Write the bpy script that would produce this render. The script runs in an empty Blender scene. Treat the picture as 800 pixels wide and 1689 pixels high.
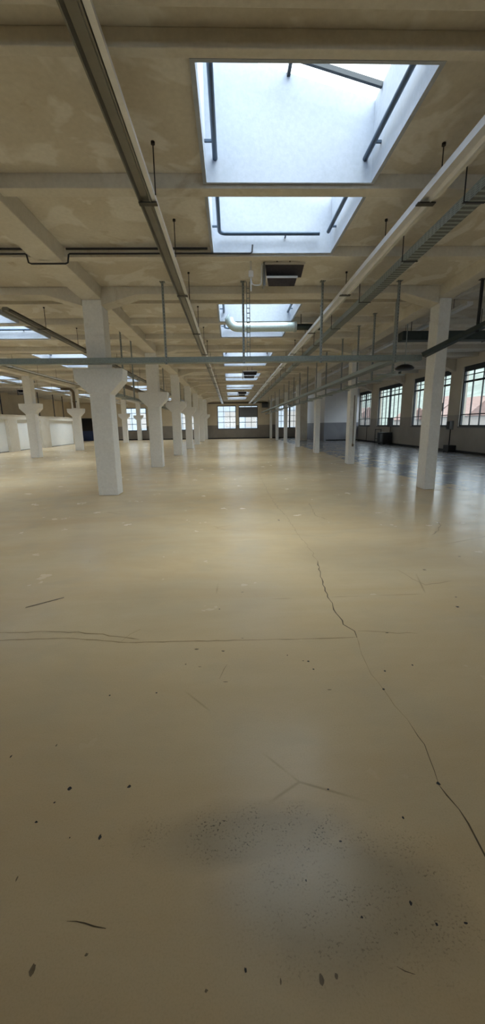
import bpy, math, random
from mathutils import Vector, Matrix

C = bpy.context.scene.collection
SC = bpy.context.scene
R = random.Random(7)

# ------------------------------------------------------------------ camera
PITCH, YAW, ROLL, EYE = 0.2172, 0.0270, 0.0141, 1.5
cam_d = bpy.data.cameras.new('camera')
cam = bpy.data.objects.new('camera', cam_d); C.objects.link(cam)
cam_d.sensor_fit = 'VERTICAL'; cam_d.sensor_height = 36.0
cam_d.lens = 36.0 * 650.0 / 1689.0
cam_d.clip_start = 0.05; cam_d.clip_end = 2000
def _dir(x, up, zc):
    c, s = math.cos(PITCH), math.sin(PITCH); y = c * zc + s * up; z = -s * zc + c * up
    c, s = math.cos(YAW), math.sin(YAW); return Vector((c * x + s * y, -s * x + c * y, z))
_c, _s = math.cos(ROLL), math.sin(ROLL)
_r, _u, _b = _dir(_c, -_s, 0), _dir(_s, _c, 0), -_dir(0, 0, 1)
cam.matrix_world = Matrix(((_r.x, _u.x, _b.x, 0), (_r.y, _u.y, _b.y, 0), (_r.z, _u.z, _b.z, EYE), (0, 0, 0, 1)))
SC.camera = cam

# ------------------------------------------------------------------ world, daylight, exposure
w = bpy.data.worlds.new('overcast_sky'); SC.world = w; w.use_nodes = True
nt = w.node_tree; bg = nt.nodes['Background']
tc = nt.nodes.new('ShaderNodeTexCoord'); sp = nt.nodes.new('ShaderNodeSeparateXYZ')
rp = nt.nodes.new('ShaderNodeValToRGB')
rp.color_ramp.elements[0].position = 0.0; rp.color_ramp.elements[0].color = (0.80, 0.89, 1.0, 1)
rp.color_ramp.elements[1].position = 0.7; rp.color_ramp.elements[1].color = (0.93, 0.97, 1.0, 1)
nt.links.new(tc.outputs['Generated'], sp.inputs[0]); nt.links.new(sp.outputs['Z'], rp.inputs[0])
nt.links.new(rp.outputs[0], bg.inputs['Color']); bg.inputs['Strength'].default_value = 4.0

SKY_POWER = 180.0
SKY_COLOR = (0.90, 0.95, 1.0)
WIN_PORTALS = False
SC.view_settings.view_transform = 'Standard'; SC.view_settings.look = 'None'
SC.view_settings.exposure = 0.0; SC.view_settings.gamma = 1.0
SC.view_settings.use_curve_mapping = False
SC.cycles.max_bounces = 14; SC.cycles.diffuse_bounces = 6; SC.cycles.glossy_bounces = 4
SC.cycles.transparent_max_bounces = 12
SC.cycles.sample_clamp_indirect = 6.0
SC.cycles.caustics_reflective = False; SC.cycles.caustics_refractive = False

# plan of the hall (metres): X to the right, Y down the hall, Z up
ROW_L, ROW_LL, ROW_R = -2.76, -10.1, 4.525          # three rows of columns
COL_Y = [9.0 + 6 * k for k in range(7)]              # column centres
BEAM_Y = [-9.0, -2.9, 2.95] + [8.95 + 6 * k for k in range(7)]
BAY0 = [2.95] + [8.95 + 6 * k for k in range(6)]     # bays with skylights
WL, WR, WB, WF = -17.4, 11.5, -12.0, 45.3
SLAB, RSLAB, SOF = 4.24, 4.62, 4.10
AISLES = [(0.71, 'central aisle'), (-6.33, 'left aisle'), (-12.55, 'aisle by the left wall')]
HALF = 0.92
def cells(y0, k):
    "the two lights of the skylight of a bay that starts at beam centre y0"
    return (y0 + .60, y0 + 2.14), (y0 + 2.36, y0 + 3.98)
RIBS = [(y, ) for y in ()]
RIB_Y = [-9.7, -7.7, -5.0, -0.9, 1.1]
for k, y0 in enumerate(BAY0):
    RIB_Y += [y0 + 2.25, y0 + 4.09]
RIB_Y += [BAY0[-1] + 6 - .0]
RIB_Y = RIB_Y[:-1]
# daylight over each skylight
for k, y0 in enumerate(BAY0):
    (a, b), (c, d) = cells(y0, k)
    for cx, nm in AISLES:
        l = bpy.data.lights.new('daylight', 'AREA'); l.shape = 'RECTANGLE'
        l.size = 2 * HALF + .5; l.size_y = d - a + .7; l.energy = SKY_POWER; l.spread = math.radians(120); l.color = SKY_COLOR
        o = bpy.data.objects.new('daylight', l); C.objects.link(o)
        o.location = (cx, (a + d) / 2, 5.27); o.rotation_euler = (0, math.atan2(.42, 1.84), 0)

# ------------------------------------------------------------------ materials
def lin(r, g, b):
    f = lambda v: (v / 255 / 12.92) if v <= 10 else ((v / 255 + .055) / 1.055) ** 2.4
    return (f(r), f(g), f(b), 1)
class N:
    def __init__(s, name):
        s.m = bpy.data.materials.new(name); s.m.use_nodes = True
        s.t = s.m.node_tree; s.b = s.t.nodes['Principled BSDF']; s.out = s.t.nodes['Material Output']
        s.co = s.t.nodes.new('ShaderNodeTexCoord').outputs['Object']
    def n(s, ty, **kw):
        x = s.t.nodes.new(ty)
        for k, v in kw.items(): setattr(x, k, v)
        return x
    def l(s, a, b): s.t.links.new(a, b)
    def mp(s, scale=(1, 1, 1), loc=(0, 0, 0), rot=(0, 0, 0)):
        x = s.n('ShaderNodeMapping'); s.l(s.co, x.inputs[0])
        x.inputs['Scale'].default_value = scale; x.inputs['Location'].default_value = loc; x.inputs['Rotation'].default_value = rot
        return x.outputs[0]
    def noise(s, scale, detail=4, rough=.55, vec=None, dist=0):
        x = s.n('ShaderNodeTexNoise'); x.inputs['Scale'].default_value = scale; x.inputs['Detail'].default_value = detail
        x.inputs['Roughness'].default_value = rough; x.inputs['Distortion'].default_value = dist
        s.l(vec if vec is not None else s.co, x.inputs['Vector']); return x.outputs['Fac']
    def ramp(s, f, a, b, c0=(0, 0, 0, 1), c1=(1, 1, 1, 1)):
        x = s.n('ShaderNodeValToRGB'); e = x.color_ramp.elements
        e[0].position, e[1].position = a, b; e[0].color, e[1].color = c0, c1
        s.l(f, x.inputs[0]); return x.outputs[0]
    def mix(s, f, a, b, mode='MIX'):
        x = s.n('ShaderNodeMix', data_type='RGBA', blend_type=mode)
        for i, v in ((0, f), (6, a), (7, b)):
            if hasattr(v, 'is_output'): s.l(v, x.inputs[i])
            else: x.inputs[i].default_value = v
        return x.outputs[2]
    def math(s, op, a, b=0.0, c=0.0):
        x = s.n('ShaderNodeMath', operation=op)
        for i, v in enumerate((a, b, c)):
            if hasattr(v, 'is_output'): s.l(v, x.inputs[i])
            else: x.inputs[i].default_value = v
        return x.outputs[0]
    def base(s, v, rough=.6, metal=0., spec=.5):
        if hasattr(v, 'is_output'): s.l(v, s.b.inputs['Base Color'])
        else: s.b.inputs['Base Color'].default_value = v
        if hasattr(rough, 'is_output'): s.l(rough, s.b.inputs['Roughness'])
        else: s.b.inputs['Roughness'].default_value = rough
        s.b.inputs['Metallic'].default_value = metal; s.b.inputs['Specular IOR Level'].default_value = spec
        return s
    def bump(s, h, strength=.2, dist=.01):
        x = s.n('ShaderNodeBump'); x.inputs['Strength'].default_value = strength; x.inputs['Distance'].default_value = dist
        s.l(h, x.inputs['Height']); s.l(x.outputs[0], s.b.inputs['Normal']); return s

def plain(name, col, rough=.5, metal=0., var=.12, scale=6):
    s = N(name); n = s.noise(scale, 5, .6)
    d = tuple(c * (1 - var) for c in col[:3]) + (1,); u = tuple(min(1, c * (1 + var)) for c in col[:3]) + (1,)
    return s.base(s.ramp(n, .3, .7, d, u), rough, metal).m

def mk_plaster(name, c0, c1, c2, stain, amt=.5):
    s = N(name)
    big = s.noise(.55, 5, .6, dist=.6); patch = s.noise(1.1, 3, .5, s.mp(loc=(7.3, 2.2, 1)), dist=1.5)
    col = s.mix(s.ramp(big, .38, .62), c0, c1)
    col = s.mix(s.math('MULTIPLY', s.ramp(patch, .52, .585), amt), col, c2)
    p2 = s.noise(.9, 6, .62, s.mp(loc=(1.1, 9.2, 3)), dist=.8)
    col = s.mix(s.math('MULTIPLY', s.ramp(p2, .64, .72), .55), col, stain)
    fine = s.noise(22, 4, .6)
    col = s.mix(s.ramp(fine, .3, .75), col, s.mix(.12, col, (0.02, .015, .01, 1)))
    return s.base(col, .75, 0, .3).bump(s.noise(9, 6, .6), .25, .01).m
M = {}
M['ceiling'] = mk_plaster('ceiling_plaster', lin(206, 198, 184), lin(217, 212, 202), lin(236, 234, 230), lin(170, 150, 122), .65)
M['beam'] = mk_plaster('beam_paint', lin(212, 206, 194), lin(219, 214, 204), lin(229, 226, 219), lin(174, 158, 134), .35)
M['column'] = mk_plaster('column_paint', lin(236, 236, 236), lin(241, 241, 240), lin(244, 244, 243), lin(214, 210, 202), .3)
M['wall_white'] = mk_plaster('white_board', lin(236, 240, 244), lin(240, 243, 246), lin(244, 245, 247), lin(226, 228, 230), .4)
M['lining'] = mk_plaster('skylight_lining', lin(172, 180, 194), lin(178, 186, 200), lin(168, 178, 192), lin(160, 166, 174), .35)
def mk_dado(name, up, up2, low, low2, z=1.58):
    s = N(name); sp_ = s.n('ShaderNodeSeparateXYZ'); s.l(s.co, sp_.inputs[0])
    n = s.noise(.8, 5, .6, dist=.5)
    u = s.ramp(n, .35, .65, up, up2); lo = s.ramp(n, .35, .65, low, low2)
    f = s.math('LESS_THAN', sp_.outputs['Z'], z)
    return s.base(s.mix(f, u, lo), .65, 0, .3).bump(s.noise(12, 5, .6), .15, .01).m
M['wall_far'] = mk_dado('far_wall_paint', lin(190, 178, 158), lin(202, 192, 172), lin(124, 118, 112), lin(138, 132, 124), 1.5)
M['wall_right'] = mk_dado('window_wall_paint', lin(206, 198, 184), lin(214, 208, 196), lin(178, 174, 168), lin(190, 186, 180), 1.85)
M['wall_part'] = mk_dado('partition_paint', lin(222, 224, 232), lin(228, 230, 236), lin(134, 136, 146), lin(146, 148, 156), 1.6)
M['wall_left'] = mk_dado('left_wall_paint', lin(198, 184, 158), lin(208, 196, 172), lin(190, 178, 154), lin(200, 188, 164), 1.5)

def mk_galv(name, c, rough=.42, slots=None):
    s = N(name); v = s.n('ShaderNodeTexVoronoi'); v.inputs['Scale'].default_value = 30; s.l(s.co, v.inputs['Vector'])
    col = s.ramp(v.outputs['Distance'], .0, .9, tuple(x * .8 for x in c[:3]) + (1,), c)
    if slots:   # rows of punched slots along one axis
        sp_ = s.n('ShaderNodeSeparateXYZ'); s.l(s.co, sp_.inputs[0])
        a, b, pa, pb = slots
        fa = s.math('LESS_THAN', s.math('FRACT', s.math('DIVIDE', sp_.outputs[a], pa)), .6)
        fb = s.math('LESS_THAN', s.math('FRACT', s.math('DIVIDE', sp_.outputs[b], pb)), .3)
        col = s.mix(s.math('MULTIPLY', s.math('MULTIPLY', fa, fb), .6), col, (.02, .012, .012, 1))
    return s.base(col, rough, .35).m
M['galv'] = mk_galv('galvanised_steel', lin(168, 176, 176))
M['strut'] = mk_galv('slotted_strut_steel', lin(150, 158, 158), .45, ('Z', 'X', .06, .043))
M['tray'] = mk_galv('perforated_tray_steel', lin(158, 168, 166), .45, ('Y', 'Z', .09, .021))
M['tray_x'] = mk_galv('cross_tray_steel', lin(140, 150, 148), .45)
M['duct'] = mk_galv('spiral_duct_steel', lin(196, 212, 212), .35)
M['alu'] = plain('aluminium', lin(230, 231, 234), .32, .35, .05)
M['trunk'] = plain('trunking_grey', lin(122, 120, 112), .34, .5, .08)
M['trunk_dark'] = plain('trunking_dark', lin(70, 66, 58), .4, .6, .1)
M['lamp'] = plain('lamp_cover', lin(222, 222, 218), .25, 0, .03)
M['frame'] = plain('window_frame_paint', lin(46, 52, 58), .45, .2, .1)
M['pipe_dark'] = plain('blue_grey_pipe', lin(66, 84, 104), .4, .3, .1)
M['pipe_brown'] = plain('brown_pipe', lin(112, 96, 78), .5, .3, .2)
M['pipe_white'] = plain('white_pipe', lin(222, 224, 228), .35, .1, .05)
M['dark'] = plain('dark_paint', lin(38, 38, 40), .45, .2, .15)
M['dark_green'] = plain('dark_green_metal', lin(62, 70, 68), .5, .4, .15)
M['heater'] = plain('heater_ceramic', lin(60, 58, 66), .5, .3, .2, 30)
M['blue'] = plain('blue_paint', lin(34, 52, 92), .5, 0, .1)
M['grey_box'] = plain('grey_enamel', lin(120, 122, 124), .45, .1, .08)
M['blind'] = plain('dark_blind_cloth', lin(112, 116, 124), .8, 0, .15, 12)
M['hill'] = plain('hillside_green', lin(122, 132, 126), .9, 0, .3, .12)
M['house'] = plain('house_render', lin(150, 144, 140), .8, 0, .08, .4)
M['backdrop'] = plain('backdrop_render', lin(150, 156, 164), .85, 0, .1, .5)
M['roof'] = plain('red_roof_tiles', lin(136, 112, 106), .8, 0, .15, 3)
M['outside'] = plain('roofing_felt', lin(90, 90, 92), .9)
def mk_glass(name, tint):
    s = N(name); t = s.n('ShaderNodeBsdfTransparent'); t.inputs[0].default_value = tint
    g = s.n('ShaderNodeBsdfGlossy'); g.inputs['Roughness'].default_value = .04
    lw = s.n('ShaderNodeLayerWeight'); lw.inputs['Blend'].default_value = .5
    fr = s.n('ShaderNodeMath', operation='MULTIPLY_ADD'); s.l(s.math('POWER', lw.outputs['Facing'], 4.0), fr.inputs[0])
    fr.inputs[1].default_value = .35; fr.inputs[2].default_value = .03
    mx = s.n('ShaderNodeMixShader'); s.l(fr.outputs[0], mx.inputs[0]); s.l(t.outputs[0], mx.inputs[1]); s.l(g.outputs[0], mx.inputs[2])
    s.l(mx.outputs[0], s.out.inputs['Surface']); return s.m
M['glass'] = mk_glass('window_glass', (.95, .98, .97, 1))

def mk_floor():
    s = N('floor_epoxy'); sp_ = s.n('ShaderNodeSeparateXYZ'); s.l(s.co, sp_.inputs[0])
    X, Y = sp_.outputs['X'], sp_.outputs['Y']
    streak = s.noise(.45, 6, .6, s.mp((.7, 1.6, 1)), .8)
    brush = s.noise(3.0, 6, .65, s.mp((.5, 2.6, 1)), .3)
    n1 = s.noise(1.7, 5, .6, dist=.4)
    beige = s.mix(s.ramp(streak, .34, .66), lin(199, 175, 138), lin(207, 188, 155))
    beige = s.mix(s.math('MULTIPLY', s.ramp(n1, .48, .7), .5), beige, lin(188, 174, 148))
    beige = s.mix(s.math('MULTIPLY', s.ramp(brush, .36, .74), .13), beige, lin(172, 152, 118))
    # worn grey patches, the nearest also tinted with the skylight's reflection
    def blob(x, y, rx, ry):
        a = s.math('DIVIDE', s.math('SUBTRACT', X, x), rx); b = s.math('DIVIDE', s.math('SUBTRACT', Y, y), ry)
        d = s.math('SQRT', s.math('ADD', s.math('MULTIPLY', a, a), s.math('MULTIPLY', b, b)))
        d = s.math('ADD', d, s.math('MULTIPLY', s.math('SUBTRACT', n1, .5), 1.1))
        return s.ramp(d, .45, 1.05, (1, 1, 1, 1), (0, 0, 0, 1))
    wear_reflection = s.math('MAXIMUM', blob(.06, 1.17, .48, .16), blob(.28, .98, .46, .28))  # second blob paints in the grey reflection of the skylight
    wear_reflection = s.math('MAXIMUM', wear_reflection, s.math('MULTIPLY', blob(-.35, 3.3, 1.1, .7), .45))
    wear_reflection = s.math('MAXIMUM', wear_reflection, s.math('MULTIPLY', blob(1.6, 4.3, 1.0, .8), .4))
    wear_reflection = s.math('MAXIMUM', wear_reflection, s.math('MULTIPLY', blob(-1.3, 5.0, 1.4, .9), .35))
    col = s.mix(s.math('MULTIPLY', wear_reflection, .55), beige, lin(142, 132, 114))
    # fine black specks inside the worn and tinted patch and a few elsewhere
    spk = s.ramp(s.noise(120, 3, .6), .565, .63); dense = s.ramp(s.noise(11, 4, .65), .42, .62)
    spk = s.math('MULTIPLY', s.math('MULTIPLY', spk, dense), s.math('ADD', s.math('MULTIPLY', s.math('MAXIMUM', blob(.08, 1.19, .58, .13), s.math('MULTIPLY', blob(.35, 1.0, .5, .3), .6)), .85), .05))
    col = s.mix(spk, col, lin(52, 46, 38))
    col = s.mix(s.math('MULTIPLY', s.ramp(s.noise(150, 3, .7), .45, .7), .12), col, lin(128, 108, 78))
    # long thin scratches
    wv = s.n('ShaderNodeTexVoronoi', feature='DISTANCE_TO_EDGE'); wv.inputs['Scale'].default_value = .55
    s.l(s.mix(.03, s.mp((.8, 1.0, 1)), s.n('ShaderNodeTexNoise').outputs['Color']), wv.inputs['Vector'])
    cr = s.ramp(wv.outputs['Distance'], .0012, .004, (1, 1, 1, 1), (0, 0, 0, 1))
    cr = s.math('MULTIPLY', cr, s.ramp(s.noise(1.3, 3, .6, s.mp(loc=(4, 4, 0))), .55, .65))
    col = s.mix(s.math('MULTIPLY', cr, .45), col, lin(110, 92, 64))
    # blue-grey paint of the window aisle, worn through along its edge
    edge = s.math('ADD', X, s.math('MULTIPLY', s.math('SUBTRACT', s.noise(.9, 6, .65, dist=.6), .5), 1.5))
    edge = s.math('ADD', edge, s.math('MULTIPLY', s.ramp(s.math('DIVIDE', Y, 12.0), .5, .8, (1, 1, 1, 1), (0, 0, 0, 1)), -1.0))
    g = s.ramp(s.math('DIVIDE', edge, 10.0), .485, .50)
    worn = s.ramp(s.noise(1.6, 6, .68, s.mp((1, .6, 1), (3, 1, 0)), 1.0), .52, .60)
    nearw = s.ramp(s.math('DIVIDE', X, 10.0), .50, .85, (1, 1, 1, 1), (.15, .15, .15, 1))
    g = s.math('MULTIPLY', g, s.math('SUBTRACT', 1.0, s.math('MULTIPLY', worn, nearw)))
    gcol = s.ramp(n1, .35, .65, lin(106, 110, 120), lin(132, 136, 144))
    col = s.mix(g, col, gcol)
    rough = s.ramp(s.noise(2.2, 4, .6), .3, .7, (.19, .19, .19, 1), (.28, .28, .28, 1))
    s.base(col, rough, 0, .13)
    h = s.math('ADD', s.math('MULTIPLY', s.noise(2.5, 3, .5), 1.0), s.math("MULTIPLY", s.noise(40, 3, .5), .03))
    return s.bump(h, .04, .02).m
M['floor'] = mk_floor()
M['crack'] = plain('floor_crack', lin(92, 76, 50), .7, 0, .2, 20)
M['joint'] = plain('floor_joint', lin(140, 118, 80), .6, 0, .25, 9)
M['chip'] = plain('floor_chip', lin(34, 30, 28), .7, 0, .3, 60)
M['smudge'] = plain('floor_smudge', lin(112, 96, 72), .6, 0, .2, 60)

# ------------------------------------------------------------------ mesh helpers
class MB:
    def __init__(s): s.v, s.f, s.mi = [], [], []
    def add(s, vs, fs, mi=0):
        n = len(s.v); s.v += [tuple(v) for v in vs]
        s.f += [tuple(i + n for i in f) for f in fs]; s.mi += [mi] * len(fs); return s
    def box(s, x0, x1, y0, y1, z0, z1, mi=0):
        v = [(x, y, z) for z in (z0, z1) for y in (y0, y1) for x in (x0, x1)]
        return s.add(v, [(0, 2, 3, 1), (4, 5, 7, 6), (0, 1, 5, 4), (2, 6, 7, 3), (0, 4, 6, 2), (1, 3, 7, 5)], mi)
    def prism(s, pts, axis, a, b, mi=0):
        "closed outline extruded along an axis; outline given in the other two axes"
        n = len(pts)
        def P(p, t): return {'x': (t, p[0], p[1]), 'y': (p[0], t, p[1]), 'z': (p[0], p[1], t)}[axis]
        v = [P(p, a) for p in pts] + [P(p, b) for p in pts]
        f = [tuple(range(n)), tuple(range(2 * n - 1, n - 1, -1))] + [(i, i + n, (i + 1) % n + n, (i + 1) % n) for i in range(n)]
        return s.add(v, f, mi)
    def bar(s, p, q, wx, wz, up=(0, 0, 1), mi=0):
        p, q = Vector(p), Vector(q); d = (q - p).normalized(); u = Vector(up)
        if abs(d.dot(u)) > .98: u = Vector((0, 1, 0))
        a = d.cross(u).normalized(); u = a.cross(d)
        v = [t + a * (i * wx / 2) + u * (j * wz / 2) for t in (p, q) for j in (-1, 1) for i in (-1, 1)]
        return s.add(v, [(0, 2, 3, 1), (4, 5, 7, 6), (0, 1, 5, 4), (2, 6, 7, 3), (0, 4, 6, 2), (1, 3, 7, 5)], mi)
    def tube(s, pts, r, n=12, mi=0, caps=True):
        pts = [Vector(p) for p in pts]; rings = []
        t0 = (pts[1] - pts[0]).normalized(); ref = Vector((0, 0, 1)) if abs(t0.z) < .9 else Vector((0, 1, 0))
        a = t0.cross(ref).normalized()
        for i, p in enumerate(pts):
            t = (pts[min(i + 1, len(pts) - 1)] - pts[max(i - 1, 0)]).normalized()
            a = (a - t * a.dot(t)).normalized(); b = t.cross(a)
            rr = r[i] if isinstance(r, (list, tuple)) else r
            rings.append([p + a * (math.cos(2 * math.pi * k / n) * rr) + b * (math.sin(2 * math.pi * k / n) * rr) for k in range(n)])
        v = [q for g in rings for q in g]; f = []
        for i in range(len(pts) - 1):
            for k in range(n):
                f.append((i * n + k, i * n + (k + 1) % n, (i + 1) * n + (k + 1) % n, (i + 1) * n + k))
        if caps: f += [tuple(range(n - 1, -1, -1)), tuple((len(pts) - 1) * n + k for k in range(n))]
        return s.add(v, f, mi)
    def lathe(s, prof, c, n=24, mi=0):
        v, f = [], []
        for r, z in prof:
            v += [(c[0] + r * math.cos(2 * math.pi * k / n), c[1] + r * math.sin(2 * math.pi * k / n), c[2] + z) for k in range(n)]
        for i in range(len(prof) - 1):
            for k in range(n): f.append((i * n + k, i * n + (k + 1) % n, (i + 1) * n + (k + 1) % n, (i + 1) * n + k))
        return s.add(v, f, mi)
    def build(s, name, mats, parent=None, smooth=False, bevel=0, origin=None):
        me = bpy.data.meshes.new(name); o = Vector(origin or (0, 0, 0))
        me.from_pydata([tuple(Vector(v) - o) for v in s.v], [], s.f)
        for m in (mats if isinstance(mats, list) else [mats]): me.materials.append(m)
        me.polygons.foreach_set('material_index', s.mi)
        import bmesh
        bm = bmesh.new(); bm.from_mesh(me); bmesh.ops.recalc_face_normals(bm, faces=bm.faces); bm.to_mesh(me); bm.free()
        if smooth:
            for p in me.polygons: p.use_smooth = True
        ob = bpy.data.objects.new(name, me); C.objects.link(ob); ob.location = o
        if smooth:
            md = ob.modifiers.new('edges', 'EDGE_SPLIT'); md.split_angle = math.radians(40)
        if bevel:
            md = ob.modifiers.new('bevel', 'BEVEL'); md.width = bevel; md.segments = 2; md.limit_method = 'ANGLE'
        if parent is not None:
            ob.parent = parent; ob.location = o - parent.location if origin else Vector((0, 0, 0)) - parent.location
        return ob
def arc(c, r, a0, a1, n, ex, ey):
    c, ex, ey = Vector(c), Vector(ex), Vector(ey)
    return [c + ex * (r * math.cos(a0 + (a1 - a0) * i / n)) + ey * (r * math.sin(a0 + (a1 - a0) * i / n)) for i in range(n + 1)]
def tag(o, label, cat, group=None):
    o['label'] = label; o['category'] = cat
    if group: o['group'] = group
    return o
def thing(name, label, cat, loc, group=None):
    o = bpy.data.objects.new(name, None); C.objects.link(o); o.location = loc; o.empty_display_size = .2
    return tag(o, label, cat, group)
def struct(o): o['kind'] = 'structure'; return o
def copy_tree(o, off, parent=None):
    c = o.copy(); C.objects.link(c)
    if parent is not None: c.parent = parent
    else: c.location = o.location + Vector(off)
    for ch in list(o.children): copy_tree(ch, off, c)
    return c
ORD = ['first', 'second', 'third', 'fourth', 'fifth', 'sixth', 'seventh', 'eighth', 'ninth', 'tenth']

# ------------------------------------------------------------------ floor
fl = MB(); fl.add([(WL - .3, WB - .3, 0), (WR + .3, WB - .3, 0), (WR + .3, WF + .3, 0), (WL - .3, WF + .3, 0)], [(0, 1, 2, 3)], 0)
fl.add([(WL - .3, WB - .3, -.2), (WR + .3, WB - .3, -.2), (WR + .3, WF + .3, -.2), (WL - .3, WF + .3, -.2)], [(3, 2, 1, 0)], 0)
def ribbon(pts, wd, mi, z=.0008, jit=.012):
    P = []
    for (a, b) in zip(pts[:-1], pts[1:]):
        a, b = Vector((*a, 0)), Vector((*b, 0)); L = (b - a).length; n = max(1, int(L / .06)); nn = Vector((-(b - a).y, (b - a).x, 0)).normalized()
        for i in range(n): P.append(a.lerp(b, i / n) + (nn * R.uniform(-jit, jit) if i else Vector()))
    P.append(Vector((*pts[-1], 0)))
    v, f = [], []
    for i, p in enumerate(P):
        t = (P[min(i + 1, len(P) - 1)] - P[max(i - 1, 0)]).normalized(); nn = Vector((-t.y, t.x, 0))
        h = wd * R.uniform(.45, 1.25) / 2 * (.35 if i in (0, len(P) - 1) else 1)
        v += [p + nn * h + Vector((0, 0, z)), p - nn * h + Vector((0, 0, z))]
    for i in range(len(P) - 1): f.append((2 * i, 2 * i + 1, 2 * i + 3, 2 * i + 2))
    fl.add(v, f, mi)
ribbon([(0.949, 4.175), (0.876, 3.644), (0.844, 3.287), (0.832, 3.044), (0.832, 2.734), (0.888, 2.631), (0.877, 2.538)], .011, 1)
ribbon([(0.877, 2.538), (0.842, 2.326), (0.83, 2.118), (0.852, 1.969), (0.86, 1.843), (0.885, 1.734)], .003, 2, jit=.004)
ribbon([(0.885, 1.734), (0.888, 1.62), (0.895, 1.57), (0.88, 1.494), (0.869, 1.429), (0.852, 1.355)], .004, 1, jit=.004)
ribbon([(0.852, 1.355), (0.86, 1.307), (0.876, 1.246), (0.879, 1.19), (0.87, 1.073), (.865, .93)], .007, 1, jit=.003)
ribbon([(0.876, 12.22), (0.834, 9.931), (0.835, 7.658), (0.857, 6.858), (0.912, 6.465)], .014, 2, jit=.02)
ribbon([(0.912, 6.465), (0.907, 5.32), (0.941, 4.621), (0.949, 4.175)], .006, 2, jit=.02)
ribbon([(-1.75, 2.64), (-1.442, 2.646), (-1.178, 2.64), (-0.763, 2.561), (-0.376, 2.556), (0.056, 2.549), (0.489, 2.542), (0.875, 2.546)], .010, 2, jit=.004)
ribbon([(-1.85, 2.758), (-1.308, 2.742), (-0.974, 2.689), (-0.686, 2.597)], .010, 2)
ribbon([(0.911, 2.63), (1.126, 2.601), (1.337, 2.572)], .006, 2)
ribbon([(1.711, 3.84), (1.756, 3.588), (1.813, 3.434), (1.965, 3.468), (2.11, 3.519)], .009, 2)
ribbon([(-0.811, 2.579), (-0.771, 2.678), (-0.71, 2.745)], .006, 2)
ribbon([(-0.097, 2.116), (-0.069, 2.218), (-0.05, 2.263)], .004, 2)
ribbon([(3.182, 5.84), (3.112, 5.618), (2.896, 5.29), (2.72, 5.114)], .016, 2)
ribbon([(-0.539, 0.939), (-0.511, 0.938), (-0.481, 0.932), (-0.45, 0.923), (-0.411, 0.916)], .004, 1, jit=.002)
ribbon([(0.44, 0.797), (0.458, 0.787), (0.484, 0.779)], .003, 1, jit=.001)
ribbon([(1.499, 7.467), (1.397, 6.421), (1.525, 6.105)], .014, 2)
ribbon([(4.9, 27), (4.893, 21.4), (4.844, 17.1), (4.7, 13.6)], .03, 1)
S = [(0.854, 1.975, 0.016, 0.014), (0.853, 1.361, 0.017, 0.02), (-0.714, 1.405, 0.017, 0.019), (-0.462, 1.403, 0.016, 0.018), (-0.751, 1.343, 0.01, 0.009), (-0.519, 1.195, 0.012, 0.02), (-0.721, 1.998, 0.012, 0.014), (-0.456, 2.006, 0.012, 0.013), (0.489, 2.184, 0.012, 0.015), (0.475, 2.269, 0.017, 0.016), (0.348, 2.344, 0.009, 0.016), (0.545, 0.944, 0.011, 0.014), (1.858, 2.973, 0.035, 0.03), (0.22, 0.777, 0.016, 0.027), (0.264, 0.784, 0.011, 0.015), (-0.591, 0.829, 0.017, 0.03), (-0.758, 1.065, 0.006, 0.02), (-0.26, 2.449, 0.035, 0.017), (-0.08, 2.417, 0.026, 0.017), (-0.06, 2.086, 0.032, 0.007), (-0.122, 3.044, 0.016, 0.024), (0.081, 3.374, 0.028, 0.014), (0.057, 2.574, 0.023, 0.009), (0.38, 1.355, 0.009, 0.009), (1.122, 2.197, 0.013, 0.017), (1.114, 2.593, 0.025, 0.01), (0.926, 2.143, 0.013, 0.016), (0.375, 1.143, 0.012, 0.008), (0.641, 1.221, 0.009, 0.013), (0.69, 0.887, 0.014, 0.007), (0.012, 0.806, 0.008, 0.012), (0.54, 1.985, 0.031, 0.007), (0.442, 2.277, 0.013, 0.008), (-0.319, 2.276, 0.013, 0.015), (-0.224, 2.245, 0.025, 0.008), (0.224, 1.021, 0.006, 0.01), (0.378, 0.914, 0.008, 0.007), (0.6, 0.887, 0.009, 0.01), (0.108, 0.779, 0.005, 0.015), (-0.449, 0.856, 0.011, 0.01), (-0.096, 0.768, 0.01, 0.009), (-0.871, 1.642, 0.007, 0.018), (-1.057, 1.586, 0.007, 0.018), (-0.787, 1.263, 0.013, 0.009), (-0.632, 1.197, 0.006, 0.008), (1.947, 3.157, 0.018, 0.016), (1.99, 3.822, 0.035, 0.043), (0.748, 6.131, 0.039, 0.083), (2.584, 4.207, 0.04, 0.027)]
SOFT = {13, 14, 15, 16, 17, 18, 19, 20, 21, 22, 31, 33, 34, 38, 39, 40, 41, 46, 47, 48}
for i, (x, y, a, b) in enumerate(S):
    n = 9; v = [(x + a * .5 * math.cos(2 * math.pi * k / n) * R.uniform(.6, 1.2), y + b * .5 * math.sin(2 * math.pi * k / n) * R.uniform(.6, 1.2), .0012) for k in range(n)]
    fl.add(v, [tuple(range(n))], 4 if i in SOFT else 3)
for k in range(6):   # the grey scuff left of the hall's middle
    x, y = -1.78 + .04 * k, 3.16 + .03 * k
    fl.add([(x, y, .0011), (x + .05, y + .035, .0011), (x + .045, y + .06, .0011), (x - .005, y + .02, .0011)], [(0, 1, 2, 3)], 4)
struct(fl.build('floor', [M['floor'], M['crack'], M['joint'], M['chip'], M['smudge']]))

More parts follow.
